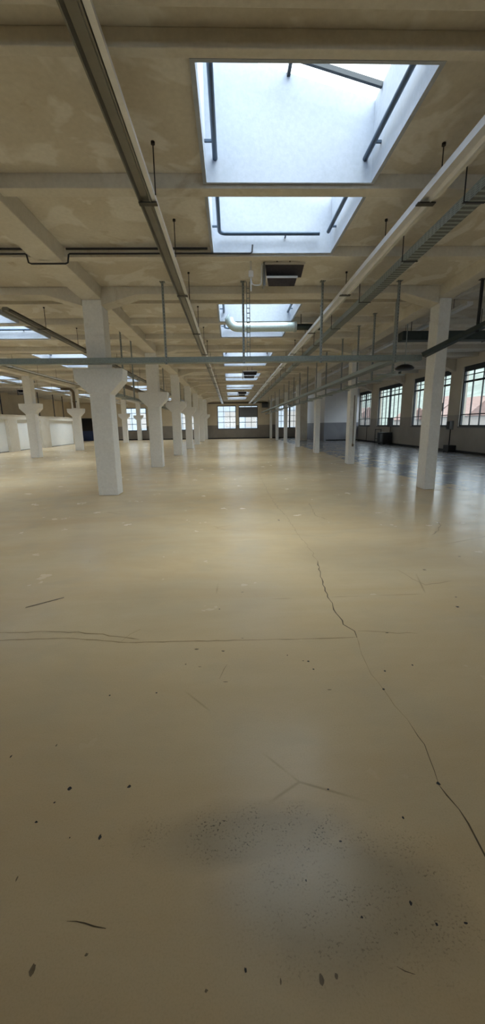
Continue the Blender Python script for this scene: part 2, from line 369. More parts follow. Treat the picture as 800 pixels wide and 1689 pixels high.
# ------------------------------------------------------------------ walls
def wall_with_holes(axis, at, thick, u0, u1, z0, z1, holes, mat, name):
    "wall slab with rectangular openings (a, b, za, zb)"
    m = MB()
    us = sorted({u0, u1} | {h[0] for h in holes} | {h[1] for h in holes}); zs = sorted({z0, z1} | {h[2] for h in holes} | {h[3] for h in holes})
    for a, b in zip(us[:-1], us[1:]):
        for c, d in zip(zs[:-1], zs[1:]):
            um, zm = (a + b) / 2, (c + d) / 2
            if any(h[0] < um < h[1] and h[2] < zm < h[3] for h in holes): continue
            if axis == 'x': m.box(at, at + thick, a, b, c, d)
            else: m.box(a, b, at, at + thick, c, d)
    return struct(m.build(name, mat))
RW = [(3.3, 7.9), (9.4, 13.9), (15.5, 20.06), (21.15, 25.4), (27.1, 31.4), (33.0, 36.0)]
SILL, HEAD = 1.28, 4.14
wall_with_holes('x', WR, .3, WB - .3, WF + .3, 0, 4.9, [(a, b, SILL, HEAD) for a, b in RW], M['wall_right'], 'wall_right')
FW = [(-11.75, -9.3, 1.02, 3.5), (-6.2, -3.6, 1.02, 3.5), (-1.43, .66, 1.08, 3.62), (.95, 3.08, 1.08, 3.62), (5.25, 8.1, 1.12, 3.62)]
DOOR = (-16.7, -15.2, 0, 2.46)
wall_with_holes('y', WF, .3, WL - .3, WR, 0, 4.9, FW + [DOOR], M['wall_far'], 'wall_far')
struct(MB().box(WL - .3, WL, WB - .3, WF, 0, 4.9).build('wall_left', M['wall_left']))
REAR_FILL = [(-12.2, -9.0, 1.1, 3.6), (-6.6, -3.4, 1.1, 3.6), (-1.9, .8, 1.1, 3.6), (1.0, 3.7, 1.1, 3.6), (5.6, 8.8, 1.1, 3.6)]  # unseen rear windows, added to light the column fronts from behind the camera
wall_with_holes('y', WB - .3, .3, WL, WR, 0, 4.9, REAR_FILL, M['wall_left'], 'wall_rear')
# walled-off room in the far right corner
pt = MB().box(8.42, WR, 36.0, 36.15, 0, 4.6).box(8.42, 8.57, 36.15, 38.0, 0, 4.6).box(8.42, 8.57, 38.0, 39.1, 2.2, 4.6).box(8.42, 8.57, 39.1, WF, 0, 4.6)
struct(pt.build('wall_partition', M['wall_part']))
struct(MB().box(8.60, 8.64, 37.9, 39.2, 0, 2.25).build('door_2', M['dark']))
struct(MB().box(6.66, 7.32, 38.2, 38.8, 0, RSLAB).build('trim_1', M['beam']))
# skirting
struct(MB().box(WR - .02, WR, WB, 36.0, 0, .1).build('baseboard_right', M['dark']))
struct(MB().box(DOOR[1] + .1, 8.4, WF - .02, WF, 0, .12).build('baseboard_far', M['dark']))
struct(MB().box(8.6, WR - .03, 35.98, 36.0, 0, .1).build('baseboard_partition', M['dark']))
# white boarded bays along the left
PIER = [(8.0, 8.8), (14.4, 15.2), (20.6, 21.5), (26.3, 27.4), (30.8, 32.2), (37.2, 38.0)]
lb = MB().box(-14.5, -14.25, 8.0, 38.0, 2.06, 2.32)
for a, b in PIER: lb.box(-14.55, -14.22, a, b, 0, 2.06)
lb.box(-17.4, -14.2, 8.0, 38.0, 2.32, 2.36)
struct(lb.build('wall_boarding', M['beam']))
pb = MB()
for (a0, a1), (b0, b1) in zip(PIER[:-1], PIER[1:]): pb.box(-14.48, -14.42, a1, b0, 0, 2.06)
struct(pb.build('wall_boards', M['wall_white']))
struct(MB().box(WL, -14.22, 37.9, 38.0, 0, 2.32).build('wall_boarding_end', M['column']))
struct(MB().box(-14.42, -14.40, 8.0, 38.0, 0, .05).build('baseboard_left', M['grey_box']))

# ------------------------------------------------------------------ ceiling with skylight openings
def slab(x0, x1, y0, y1, z0, z1, holes):
    m = MB(); xs = sorted({x0, x1} | {h[0] for h in holes} | {h[1] for h in holes}); ys = sorted({y0, y1} | {h[2] for h in holes} | {h[3] for h in holes})
    for a, b in zip(xs[:-1], xs[1:]):
        run = None
        for c, d in zip(ys[:-1], ys[1:]):
            solid = not any(h[0] < (a + b) / 2 < h[1] and h[2] < (c + d) / 2 < h[3] for h in holes)
            if solid: run = (run[0], d) if run else (c, d)
            if not solid and run: m.box(a, b, run[0], run[1], z0, z1); run = None
        if run: m.box(a, b, run[0], run[1], z0, z1)
    return m
HOLES = []
for k, y0 in enumerate(BAY0):
    (a, b), (c, d) = cells(y0, k)
    for cx, _n in AISLES: HOLES += [(cx - HALF - .045, cx + HALF + .045, a - .005, b + .005), (cx - HALF - .045, cx + HALF + .045, c - .005, d + .005)]
cl = slab(WL - .3, ROW_R - .17, WB - .3, WF + .3, SLAB, SLAB + .25, HOLES)
cl.box(ROW_R + .17, WR + .3, WB - .3, WF + .3, RSLAB, RSLAB + .25)
struct(cl.build('ceiling', M['ceiling']))
# transverse main beams with haunches at the columns
def main_beam(y):
    m = MB(); h = .2
    def rail(xa, xb, ha, hb, top):
        pts = [(xa, top), (xa, SOF - (.2 if ha else 0))]
        if ha: pts.append((xa + .72, SOF))
        if hb: pts.append((xb - .72, SOF))
        pts += [(xb, SOF - (.2 if hb else 0)), (xb, top)]
        m.prism(pts, 'y', y - h, y + h)
    rail(WL, ROW_LL - .2, False, True, SLAB); rail(ROW_LL + .2, ROW_L - .2, True, True, SLAB); rail(ROW_L + .2, ROW_R - .17, True, True, SLAB)
    x0, x1 = ROW_R + .17, WR
    m.prism([(x0, RSLAB), (x0, 4.02), (x0 + .8, 4.3), (x1 - .7, 4.3), (x1, 4.0), (x1, RSLAB)], 'y', y - h, y + h)
    return struct(m.build('ceiling_beam', M['beam'], bevel=.008))
for y in BEAM_Y:
    if y < WF - .3: main_beam(y)
for y in RIB_Y:
    m = MB()
    for xa, xb in ((WL, ROW_LL - .2), (ROW_LL + .2, ROW_L - .2), (ROW_L + .2, ROW_R - .17)):
        m.prism([(y - .1, SLAB), (y - .085, SOF), (y + .085, SOF), (y + .1, SLAB)], 'x', xa, xb)
    x0, x1 = ROW_R + .17, WR
    m.prism([(y - .13, RSLAB), (y - .1, 4.46), (y + .1, 4.46), (y + .13, RSLAB)], 'x', x0, x1)
    struct(m.build('ceiling_rib', M['beam'], bevel=.006))
for y0 in BAY0:      # shallow lip on the near side of each line of skylights
    m = MB()
    for xa, xb in ((WL, ROW_LL - .2), (ROW_LL + .2, ROW_L - .2), (ROW_L + .2, ROW_R - .17)):
        m.box(xa, xb, y0 + .50, y0 + .585, SOF + .02, SLAB)
    struct(m.build('ceiling_rib', M['beam'], bevel=.006))
for x in (ROW_LL, ROW_L):
    struct(MB().prism([(x - .23, SLAB), (x - .2, 4.02), (x + .2, 4.02), (x + .23, SLAB)], 'y', WB, WF).build('ceiling_girder', M['beam'], bevel=.01))
struct(MB().box(ROW_R - .17, ROW_R + .17, WB, WF, 4.02, RSLAB + .25).build('ceiling_girder', M['beam'], bevel=.01))

# ------------------------------------------------------------------ columns
def corbel_column(x, y):
    h = .215; top = 4.02
    o = MB().box(x - h, x + h, y - h + .01, y + h, 0, 2.2).box(x - .2, x + .2, y - .2, y + .2, 2.2, top).build('concrete_column', M['column'], None, bevel=.012, origin=(x, y, 0))
    c = MB().prism([(x - h, 2.18), (x - .5, 2.46), (x - .52, 2.7), (x + .52, 2.7), (x + .5, 2.46), (x + h, 2.18)], 'y', y - h - .004, y + h + .004)
    c.build('corbel', M['column'], o, bevel=.01, origin=(x, y, 0)); return o
cc = corbel_column(ROW_L, COL_Y[0])
tag(cc, 'large white concrete column with T-shaped corbel, nearest one, left of the open floor', 'column', 'corbelled columns of the near left row')
for k in range(1, 7):
    o = copy_tree(cc, (0, 6 * k, 0))
    tag(o, f'white concrete column with T-shaped corbel, {ORD[k]} from the front in the row edging the open floor', 'column', 'corbelled columns of the near left row')
for k in range(0, 7):
    if k == 1 or k == 0: nm = 'white corbelled column of the outer left row, the one closest to the camera'
    elif k == 2: nm = 'white corbelled column standing well to the left, in front of the white boarded bays'
    elif k == 3: nm = 'white corbelled column with a brown pipe bend above its corbel'
    else: nm = f'distant white corbelled column of the outer left row, {ORD[k - 4]} one behind the column with the brown pipe bend'
    if k < 1: continue
    tag(copy_tree(cc, (ROW_LL - ROW_L, 6 * k, 0)), nm, 'column', 'corbelled columns of the outer left row')
rc = MB().box(ROW_R - .125, ROW_R + .125, 8.8, 9.2, 0, 4.02).build('concrete_column', M['column'], None, bevel=.012, origin=(ROW_R, 9.0, 0))
tag(rc, 'slim straight pale column, nearest on the right, beside the grey floor of the window aisle', 'column', 'straight columns of the right row')
for k in range(1, 7):
    tag(copy_tree(rc, (0, 6 * k, 0)), f'slim straight pale column without corbel, {ORD[k]} from the front in the right row', 'column', 'straight columns of the right row')

# ------------------------------------------------------------------ skylights
def skylight(cx, y0, k, an):
    (a, b), (c, d) = cells(y0, k); zl, zr = 5.36, 4.90
    place = 'nearest' if k == 0 else ORD[k] + ' from the front'
    t = thing('skylight', f'two-light white-lined roof skylight over the {an}, {place}', 'skylight', (cx, (a + d) / 2, SLAB), f'skylights over the {an}')
    xl, xr = cx - HALF, cx + HALF
    def top(x): return zl + (zr - zl) * (x - xl) / (xr - xl)
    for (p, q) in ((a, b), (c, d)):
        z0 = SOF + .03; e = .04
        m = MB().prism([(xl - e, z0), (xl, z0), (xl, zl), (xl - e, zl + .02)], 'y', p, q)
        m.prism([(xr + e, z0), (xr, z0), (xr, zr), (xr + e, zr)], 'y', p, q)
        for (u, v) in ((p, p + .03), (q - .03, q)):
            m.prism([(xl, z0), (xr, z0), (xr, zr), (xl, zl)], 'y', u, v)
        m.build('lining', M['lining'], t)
        MB().prism([(xl - .05, zl + .035), (xr + .05, zr + .01), (xr + .05, zr + .022), (xl - .05, zl + .047)], 'y', p - .03, q + .03).build('glass_pane', M['glass'], t)
        ym = q - .24; xm = cx - .02
        MB().bar((xl, ym, top(xl) - .012), (xr, ym, top(xr) - .012), .035, .045).build('glazing_bar', M['frame'], t)
        MB().bar((xm, p + .03, top(xm) - .012), (xm, q - .03, top(xm) - .012), .035, .045).build('glazing_bar', M['frame'], t)
    # heating pipe round three sides
    zp, x1, x2, ye, r = 4.36, xl + .10, xr - .12, d - .13, .028
    m = MB().tube([(x1, a + .03, zp), (x1, b - .02, zp)], r)
    m.tube([(x1, c + .02, zp), (x1, ye - .1, zp)] + arc((x1 + .1, ye - .1, zp), .1, math.pi, math.pi / 2, 6, (1, 0, 0), (0, 1, 0)) + [(x2 - .08, ye, zp)], r)
    m.tube([(x2 + .04, a + .03, zp), (x2 + .04, b - .02, zp)], r); m.tube([(x2 + .04, c + .02, zp), (x2 + .04, ye - .06, zp)], r)
    for y in (a + .25, b - .3, d - .35):
        m.box(x1 - .11, x1, y - .01, y + .01, zp - .012, zp + .012); m.box(x2 + .04, xr, y - .01, y + .01, zp - .012, zp + .012)
    m.bar((cx + .2, ye, zp), (cx + .2, d - .01, zp - .02), .02, .02)
    m.build('heating_pipe', M['pipe_dark'], t, smooth=True)
    return t
for cx, an in AISLES:
    for k, y0 in enumerate(BAY0): skylight(cx, y0, k, an)

# ------------------------------------------------------------------ windows
def window(n, axis, at, a, b, z0, z1, cols, hbars, pair=True, head=.24):
    t = bpy.data.objects.new(f'window_{n}', None); C.objects.link(t); t['kind'] = 'structure'
    t.location = (at, (a + b) / 2, z0) if axis == 'x' else ((a + b) / 2, at, z0)
    def B(m, u0, u1, za, zb, d0, d1):
        if axis == 'x': m.box(at + d0, at + d1, u0, u1, za, zb)
        else: m.box(u0, u1, at + d0, at + d1, za, zb)
    f = MB(); e = .07
    B(f, a, a + e, z0, z1, .06, .16); B(f, b - e, b, z0, z1, .06, .16); B(f, a + e, b - e, z0, z0 + e, .06, .16); B(f, a + e, b - e, z1 - head, z1, .06, .16)
    if pair: B(f, (a + b) / 2 - .08, (a + b) / 2 + .08, z0 + e, z1 - head, .06, .16)
    f.build('window_frame', M['frame'], t)
    g = MB(); n_ = cols * (2 if pair else 1)
    for i in range(1, n_):
        u = a + (b - a) * i / n_
        if pair and i == cols: continue
        B(g, u - .022, u + .022, z0 + e, z1 - head, .08, .13)
    for z, wd in hbars: B(g, a + e, b - e, z - wd / 2, z + wd / 2, .075, .135)
    g.build('glazing_bars', M['frame'], t)
    p = MB(); B(p, a + e / 2, b - e / 2, z0 + e / 2, z1 - head / 2, .10, .106); p.build('pane', M['glass'], t)
    s_ = MB(); B(s_, a, b, z0 - .06, z0, -.04, .2); s_.build('window_sill', M['grey_box'], t)
    return t
for i, (a, b) in enumerate(RW): window(i + 1, 'x', WR, a, b, SILL, HEAD, 3, [(1.86, .045), (3.42, .09), (3.72, .035)])
for i, (a, b, c, d) in enumerate(FW): window(i + 7, 'y', WF, a, b, c, d, 3, [(c + .72, .06), (c + 1.35, .05), (c + 1.9, .05)], pair=(i == 4), head=.08)
for i, (a, b, c, d) in enumerate(REAR_FILL): window(i + 12, 'y', WB - .28, a, b, c, d, 3, [(c + .72, .06), (c + 1.35, .05), (c + 1.9, .05)], pair=False, head=.08)  # added rear windows, daylight for the column fronts
# daylight portals in the window openings
if WIN_PORTALS:
    for (a, b) in RW:
        l = bpy.data.lights.new('window_portal', 'AREA'); l.shape = 'RECTANGLE'; l.size = HEAD - SILL; l.size_y = b - a; l.cycles.is_portal = True
        o = bpy.data.objects.new('window_portal', l); C.objects.link(o); o.location = (WR + .25, (a + b) / 2, (SILL + HEAD) / 2); o.rotation_euler = (0, math.pi / 2, 0)
    for (a, b, c, d) in FW:
        l = bpy.data.lights.new('window_portal', 'AREA'); l.shape = 'RECTANGLE'; l.size = b - a; l.size_y = d - c; l.cycles.is_portal = True
        o = bpy.data.objects.new('window_portal', l); C.objects.link(o); o.location = ((a + b) / 2, WF + .25, (c + d) / 2); o.rotation_euler = (-math.pi / 2, 0, 0)
bl = MB()
for i in range(26):   # folds of the cloth
    x0 = 1.02 + i * .0765; bl.box(x0, x0 + .0765, WF + .01 + (.012 if i % 2 else 0), WF + .035 + (.012 if i % 2 else 0), 2.35, 3.45)
tag(bl.build('roller_blind', M['blind']), 'dark blind half drawn over the right of the two far centre windows', 'blind')
# door in the far left corner
dr = bpy.data.objects.new('door_1', None); C.objects.link(dr); dr['kind'] = 'structure'; dr.location = (-15.95, WF, 0)
MB().box(-16.7, -16.6, WF + .02, WF + .12, 0, 2.46).box(-15.3, -15.2, WF + .02, WF + .12, 0, 2.46).box(-16.6, -15.3, WF + .02, WF + .12, 2.36, 2.46).build('door_frame', M['frame'], dr)
MB().box(-16.6, -15.3, WF + .05, WF + .1, 1.1, 2.36).build('door_glazing', M['dark'], dr)
MB().box(-16.6, -15.3, WF + .03, WF + .1, 0, 1.1).build('door_leaf', M['blue'], dr)

# ------------------------------------------------------------------ light trunking runs
def trunking(x, y0, y1, z, label, mat, mat2, wide=.13, side=1, rods=()):
    t = thing('light_trunking', label, 'light', (x, y0, z), 'ceiling light trunking runs')
    h = wide / 2
    MB().prism([(x - h, z), (x - h, z + .07), (x - h + .02, z + .09), (x + h - .02, z + .09), (x + h, z + .07), (x + h, z), (x + h - .012, z), (x + h - .03, z + .03), (x - h + .03, z + .03), (x - h + .012, z)], 'y', y0, y1).build('channel', mat, t)
    xs = x + side * (h + .028)
    MB().box(xs - .022, xs + .022, y0, y1, z + .012, z + .05).build('lamp_strip', mat2, t)
    y = y0 + 1.5
    while y < y1 - .3:
        MB().box(x - h - .004, xs + .026 if side > 0 else x + h + .004, y - .035, y + .035, z - .006, z + .006).build('joint_clip', M['trunk_dark'], t); y += 3.0
    for yy in rods:
        MB().tube([(xs + side * .028, yy, z + .03), (xs + side * .028, yy, SLAB)], .006, 8).lathe([(0, -.012), (.02, -.012), (.02, 0.012), (0, .012)], (xs + side * .028, yy, SLAB - .014), 10).build('hanger_rod', M['dark'], t)
    return t
MID = [4.6, 6.1, 8.0] + [y for k in range(6) for y in (10.1 + 6 * k, 12.1 + 6 * k, 13.95 + 6 * k)]
trunking(-.83, .2, 44.5, 3.75, 'dark steel light trunking running overhead, left side of the central aisle', M['trunk'], M['alu'], .13, 1, MID)
trunking(2.08, .2, 44.5, 3.75, 'pale aluminium light trunking running overhead, right of the big skylight', M['alu'], M['lamp'], .13, 1, MID)
trunking(-4.4, 8.6, 44.5, 3.75, 'dark light trunking over the left aisle, its cut end at the left picture edge', M['trunk'], M['trunk_dark'], .13, 1, MID[3:])
trunking(-8.35, 8.6, 44.5, 3.75, 'light trunking over the left aisle, on the far side of its skylights', M['trunk'], M['alu'], .13, 1, MID[3:])
trunking(-11.2, 8.6, 44.5, 3.75, 'light trunking between the outer left columns and the boarded bays', M['trunk'], M['alu'], .13, 1, MID[3:])
def rtrunk():
    t = thing('light_trunking', 'pale light trunking over the grey-floored window aisle, behind the nearest right column', 'light', (5.5, 9.6, 4.1), 'ceiling light trunking runs')
    MB().box(5.43, 5.57, 9.6, 35.5, 4.1, 4.17).build('channel', M['alu'], t)
    for y in (10.3, 13.0, 16.2, 19.0, 22.2, 25.0, 28.2, 31.0): MB().tube([(5.5, y, 4.17), (5.5, y, RSLAB)], .006, 8).build('hanger_rod', M['dark'], t)
rtrunk()

# ------------------------------------------------------------------ cable trays
def u_tray(m, p, q, wd, ht, th=.006, up=(0, 0, 1)):
    p, q = Vector(p), Vector(q); d = (q - p).normalized(); a = d.cross(Vector(up)).normalized(); u = a.cross(d)
    m.bar(p, q, wd, th); 
    for s_ in (-1, 1):
        o = a * (s_ * (wd / 2 - th / 2)) + u * (ht / 2); m.bar(p + o, q + o, th, ht)
        o = a * (s_ * (wd / 2 - .012)) + u * ht; m.bar(p + o, q + o, .03, th)
def strut(t, x, y, z0, z1, mat=None, foot=True):
    m = MB().box(x - .021, x + .021, y - .021, y - .017, z0, z1).box(x - .021, x - .017, y - .017, y + .021, z0, z1).box(x + .017, x + .021, y - .017, y + .021, z0, z1)
    m.box(x - .05, x + .05, y - .05, y + .05, z1 - .008, z1)
    m.build('hanger_strut', mat or M['strut'], t, origin=(x, y, z0))
t = thing('cable_tray', 'galvanised cable tray crossing the hall in front of the nearest columns', 'cable tray', (-2.5, 8.6, 2.76))
m = MB(); u_tray(m, (-13.5, 8.6, 2.76), (3.98, 8.6, 2.76), .2, .1); m.build('tray', M['tray_x'], t)
for x in (-12.4, -9.2, -5.0, -1.27, .30, 1.87, 3.4): strut(t, x, 8.49, 2.72, SLAB)
for k, yy in enumerate((8.54, 8.60, 8.65)):
    MB().tube([(-13.4 + .8 * i, yy + R.uniform(-.012, .012), 2.785 + R.uniform(0, .01)) for i in range(22)], .014, 8).build('cable', M['dark'], t, smooth=True)
t = thing('cable_tray', 'long cable tray hung along the right row of columns, running away down the hall', 'cable tray', (3.52, 8.6, 2.78))
m = MB(); u_tray(m, (3.52, 8.74, 2.78), (3.52, 44.8, 2.78), .22, .08); u_tray(m, (3.95, 9.6, 2.62), (3.95, 44.8, 2.62), .16, .06); m.build('tray', M['tray'], t)
for i, y in enumerate((9.46, 10.84, 12.12, 13.8, 16.0, 17.8, 19.8, 22.0, 24.0, 26.0, 28.4, 31.0, 34.0, 37.0, 40.0)): strut(t, 3.76, y, 2.6, SLAB, M['strut'])
m = MB()
for y in (9.46, 10.84, 12.12, 13.8, 16.0, 17.8, 19.8, 22.0, 24.0, 26.0, 28.4, 31.0, 34.0, 37.0, 40.0): m.box(3.40, 4.05, y - .02, y + .02, 2.575, 2.60); 
m.build('cross_arm', M['galv'], t)
for i in range(4):
    MB().tube([(3.45 + .045 * i + R.uniform(-.01, .01), 8.8 + 1.2 * j, 2.80 + R.uniform(0, .01)) for j in range(30)], .013, 8).build('cable', M['grey_box'] if i % 2 else M['dark'], t, smooth=True)
t = thing('cable_tray', 'dark cable tray sloping up past the nearest right column to the picture edge', 'cable tray', (3.9, 8.3, 2.82))
m = MB(); u_tray(m, (3.97, 8.40, 2.80), (5.5, 6.9, 3.62), .18, .08); m.build('tray', M['dark_green'], t)
strut(t, 4.62, 7.74, 3.12, 4.02, M['dark'])
t = thing('cable_tray', 'perforated galvanised tray high under the ceiling, between the pale trunking and the right columns', 'cable tray', (2.55, 1.2, 3.72))
m = MB(); u_tray(m, (2.58, .2, 3.72), (2.58, 44.5, 3.72), .16, .1); m.build('tray', M['tray'], t)
for y in MID: MB().tube([(2.46, y, 3.72), (2.46, y, SLAB)], .007, 8).bar((2.45, y, 3.715), (2.68, y, 3.715), .03, .008).build('hanger_rod', M['dark'], t)
t = thing('cable_tray', 'low cable tray on struts along the left side of the near column row', 'cable tray', (-3.4, 10, 2.4))
m = MB(); u_tray(m, (-3.42, 10.2, 2.4), (-3.42, 44.5, 2.4), .2, .08); m.build('tray', M['tray'], t)
LY = (10.96, 12.27, 13.51, 16.4, 18.0, 19.6, 22.2, 24.0, 26.0, 28.2, 30.5, 33.8)
for y in LY: strut(t, -3.12, y, 2.37, SLAB, M['strut'])
m = MB()
for y in LY: m.box(-3.54, -3.08, y - .02, y + .02, 2.37, 2.397)
m.build('cross_arm', M['galv'], t)

# ------------------------------------------------------------------ infrared heaters and their pipes
def heater(x, y, z, label):
    t = thing('infrared_heater', label, 'heater', (x, y, z), 'ceiling infrared heaters')
    def hood(x0, x1, yy, zz, hgt):
        # tilted ceramic face in a bright folded hood
        dy, dz = -hgt * .62, -hgt * .78
        MB().add([(x0, yy, zz), (x1, yy, zz), (x1 - .03, yy - dy, zz + dz), (x0 + .03, yy - dy, zz + dz), (x0, yy + .05, zz + .04), (x1, yy + .05, zz + .04), (x1 - .03, yy - dy + .05, zz + dz + .04), (x0 + .03, yy - dy + .05, zz + dz + .04)],
                 [(0, 1, 2, 3), (4, 7, 6, 5), (0, 4, 5, 1), (1, 5, 6, 2), (2, 6, 7, 3), (3, 7, 4, 0)]).build('burner_face', M['heater'], t)
        MB().box(x0 - .012, x1 + .012, yy - .02, yy + .05, zz, zz + .03).build('hood', M['alu'], t)
    hood(x - .30, x + .36, y, z + .22, .20); hood(x - .27, x + .24, y + .02, z + .02, .13)
    MB().box(x - .34, x - .30, y - .01, y + .16, z - .1, z + .26).build('end_plate', M['grey_box'], t)
    for dx in (-.1, .12): MB().tube([(x + dx, y + .03, z + .25), (x + dx, y + .03, SLAB)], .008, 8).build('hanger_rod', M['dark'], t)
    return t
heater(.95, 7.42, 3.93, 'twin-hooded infrared heater hung behind the nearest skylight')
heater(.95, 19.5, 3.74, 'small dark infrared heater further down the central aisle')
heater(.95, 31.6, 3.78, 'most distant dark infrared heater over the central aisle')
heater(-12.9, 26.0, 3.62, 'dark infrared heater hung above the white boarded bays')
m = MB().tube([(.40, 7.40, 4.24), (.40, 7.40, 3.74)], .014, 10)
m.tube([(.40, 7.40, 3.92)] + [(.42, 7.40, 3.85), (.45, 7.40, 3.83), (.54, 7.40, 3.83), (.57, 7.40, 3.85), (.58, 7.40, 3.9), (.58, 7.40, 4.12), (.59, 7.40, 4.15), (.603, 7.41, 4.16)], .011, 10)
m.box(.36, .44, 7.37, 7.43, 3.95, 4.05)
tag(m.build('gas_pipe', M['pipe_white'], smooth=True), 'thin white gas pipe bending from ceiling to the nearest infrared heater', 'pipe')
# flue
fy, fz, fr = 10.85, 3.94, .11
t = thing('flue_duct', 'silver flue duct with elbow hanging below the second central skylight', 'duct', (1.0, fy, fz))
MB().tube([(.02, fy, 4.16)] + arc((.24, fy, fz + .22), .22, math.pi, 1.5 * math.pi, 8, (1, 0, 0), (0, 0, 1)) + [(1.68, fy, fz)], fr, 20).build('duct_pipe', M['duct'], t, smooth=True)
MB().tube([(1.68, fy, fz), (1.74, fy, fz)], .125, 20).build('flange', M['galv'], t, smooth=True)
MB().tube([(1.74, fy, fz), (2.36, fy, fz - .01)], .075, 18).build('dark_spigot', M['dark_green'], t, smooth=True)
MB().tube([(1.86, fy, fz + .06), (1.86, fy, SLAB)], .01, 8).build('hanger_rod', M['dark'], t)
# conduit on the rib with a loop under the girder
cy = 6.86
m = MB().tube([(-9.6, cy, 4.112), (-3.1, cy, 4.112), (-3.08, cy, 4.1), (-3.06, cy, 3.99), (-3.02, cy, 3.975), (-2.5, cy, 3.975), (-2.46, cy, 3.99), (-2.44, cy, 4.1), (-2.42, cy, 4.112), (.36, cy, 4.112), (.39, cy, 4.13), (.40, cy, 4.23)], .013, 10)
m.tube([(-5.3, cy, 4.18), (-3.05, cy, 4.18)], .016, 10); m.tube([(-2.47, cy, 4.18), (-.3, cy, 4.18)], .016, 10)
tag(m.build('electrical_conduit', M['dark'], smooth=True), 'dark conduit along a ceiling rib, looping under the left girder', 'conduit')
# vertical ladder of cables beside the central strut
m = MB()
for dx in (-.03, .03): m.box(.40 + dx - .006, .40 + dx + .006, 8.50, 8.53, 2.87, SLAB)
z = 2.95
while z < 4.2: m.box(.375, .425, 8.505, 8.525, z, z + .012); z += .09
tag(m.build('cable_ladder', M['strut']), 'narrow vertical cable ladder dropping to the cross tray in mid hall', 'cable ladder')

# brown pipes on the left
t = thing('brown_pipe', 'thick brown pipe running away under the left aisle ceiling', 'pipe', (-5.35, 17, 3.5))
MB().tube([(-5.35, 16.6, 3.52), (-5.35, 44.8, 3.52)], .11, 18).build('pipe', M['pipe_brown'], t, smooth=True)
MB().tube([(-5.35, 16.4, 3.52), (-5.35, 16.6, 3.52)], .135, 18).build('end_collar', M['pipe_brown'], t, smooth=True)
for y in (18.2, 24.2, 30.2, 36.2): MB().tube([(-5.35, y, 3.6), (-5.35, y, SLAB)], .01, 8).tube([(-5.35, y - .02, 3.52), (-5.35, y + .02, 3.52)], .118, 18).build('hanger_rod', M['dark'], t)
t = thing('brown_pipe', 'brown pipe bend coming down in front of an outer left column', 'pipe', (-10.0, 26.55, 2.72))
MB().tube([(-10.75, 26.55, 3.9), (-10.4, 26.55, 3.88)] + arc((-10.25, 26.55, 3.63), .25, math.pi / 2, 0, 8, (1, 0, 0), (0, 0, 1)) + [(-10.0, 26.55, 2.72)], .08, 14).build('pipe', M['pipe_brown'], t, smooth=True)
MB().box(-10.1, -9.9, 26.54, 26.799, 3.1, 3.14).build('clamp', M['dark'], t)
# struts above the boarded bays
for i, y in enumerate((23.0, 26.0, 29.0, 31.0, 33.6, 35.4)):
    tag(MB().box(-14.36, -14.31, y - .03, y + .03, 2.36, SLAB).build('hanger_post', M['dark']), f'dark post between ceiling and white boarded bays, {ORD[i]} from the left', 'post', 'posts above the boarded bays')

# right aisle: duct, pendant, battens
t = thing('ventilation_duct', 'dark green duct crossing the window aisle overhead behind the nearest right column', 'duct', (8, 12.0, 3.9))
MB().box(4.9, WR - .02, 11.75, 12.1, 3.78, 4.02).build('duct', M['dark_green'], t, bevel=.02)
for x in (5.2, 7.2, 9.2, 11.0): MB().tube([(x, 11.92, 4.02), (x, 11.92, RSLAB)], .01, 8).build('hanger_rod', M['dark'], t)
m = MB()
for x in (5.9, 7.4, 8.9, 10.4): m.box(x - .015, x + .015, 11.735, 12.115, 3.765, 4.035)
m.build('flange', M['dark'], t)
t = thing('pendant_heater', 'dark oval pendant heater below the long tray, right of the hall', 'heater', (4.95, 12.0, 2.95))
MB().lathe([(.0, .10), (.1, .10), (.2, .06), (.26, 0), (.24, -.03), (.2, -.04), (0, -.035)], (4.95, 11.6, 3.0), 28).build('shade', M['dark'], t, smooth=True)
MB().tube([(4.95, 11.6, 3.08), (4.95, 11.6, RSLAB)], .014, 8).build('stem', M['galv'], t)
for i, (x, y) in enumerate(((3.95, 9.7), (3.95, 12.4))):
    t = thing('batten_light', ['white batten light lying on the right-hand tray, the nearer one', 'white batten light lying on the right-hand tray, the farther one'][i], 'light', (x, y, 2.68), 'batten lights on the right tray')
    MB().box(x - .05, x + .05, y, y + 1.25, 2.626, 2.68).build('housing', M['lamp'], t, bevel=.008)
    MB().tube([(x, y + .05, 2.70), (x, y + 1.2, 2.70)], .018, 10).build('tube', M['lamp'], t, smooth=True)

# things on the window wall
t = thing('control_box', 'dark control box on the pier between the two nearest visible right windows', 'control box', (WR, 20.6, 1.1))
MB().box(WR - .2, WR - .003, 20.45, 20.8, 1.12, 1.56).build('housing', M['grey_box'], t, bevel=.01)
MB().box(WR - .215, WR - .2, 20.48, 20.77, 1.16, 1.52).build('door', M['dark'], t)
MB().tube([(WR - .06, 20.62, 1.12), (WR - .06, 20.62, .02)], .025, 10).build('conduit', M['dark'], t, smooth=True)
t = thing('floor_socket_box', 'low dark box on the floor by the window wall under the control box', 'box', (11.2, 20.1, 0))
MB().box(11.05, 11.45, 19.95, 20.45, .06, .34).build('housing', M['dark'], t, bevel=.01)
MB().box(11.05, 11.10, 19.97, 20.02, 0, .06).box(11.05, 11.10, 20.38, 20.43, 0, .06).box(11.40, 11.45, 19.97, 20.02, 0, .06).box(11.40, 11.45, 20.38, 20.43, 0, .06).build('foot', M['dark'], t)
t = thing('machine_cabinet', 'black machine cabinet standing under the third right window', 'cabinet', (11.0, 28.4, 0))
MB().box(10.75, 11.4, 28.0, 29.1, .08, .85).build('body', M['dark'], t, bevel=.015)
MB().box(10.73, 10.75, 28.1, 28.5, .2, .75).build('door', M['grey_box'], t)
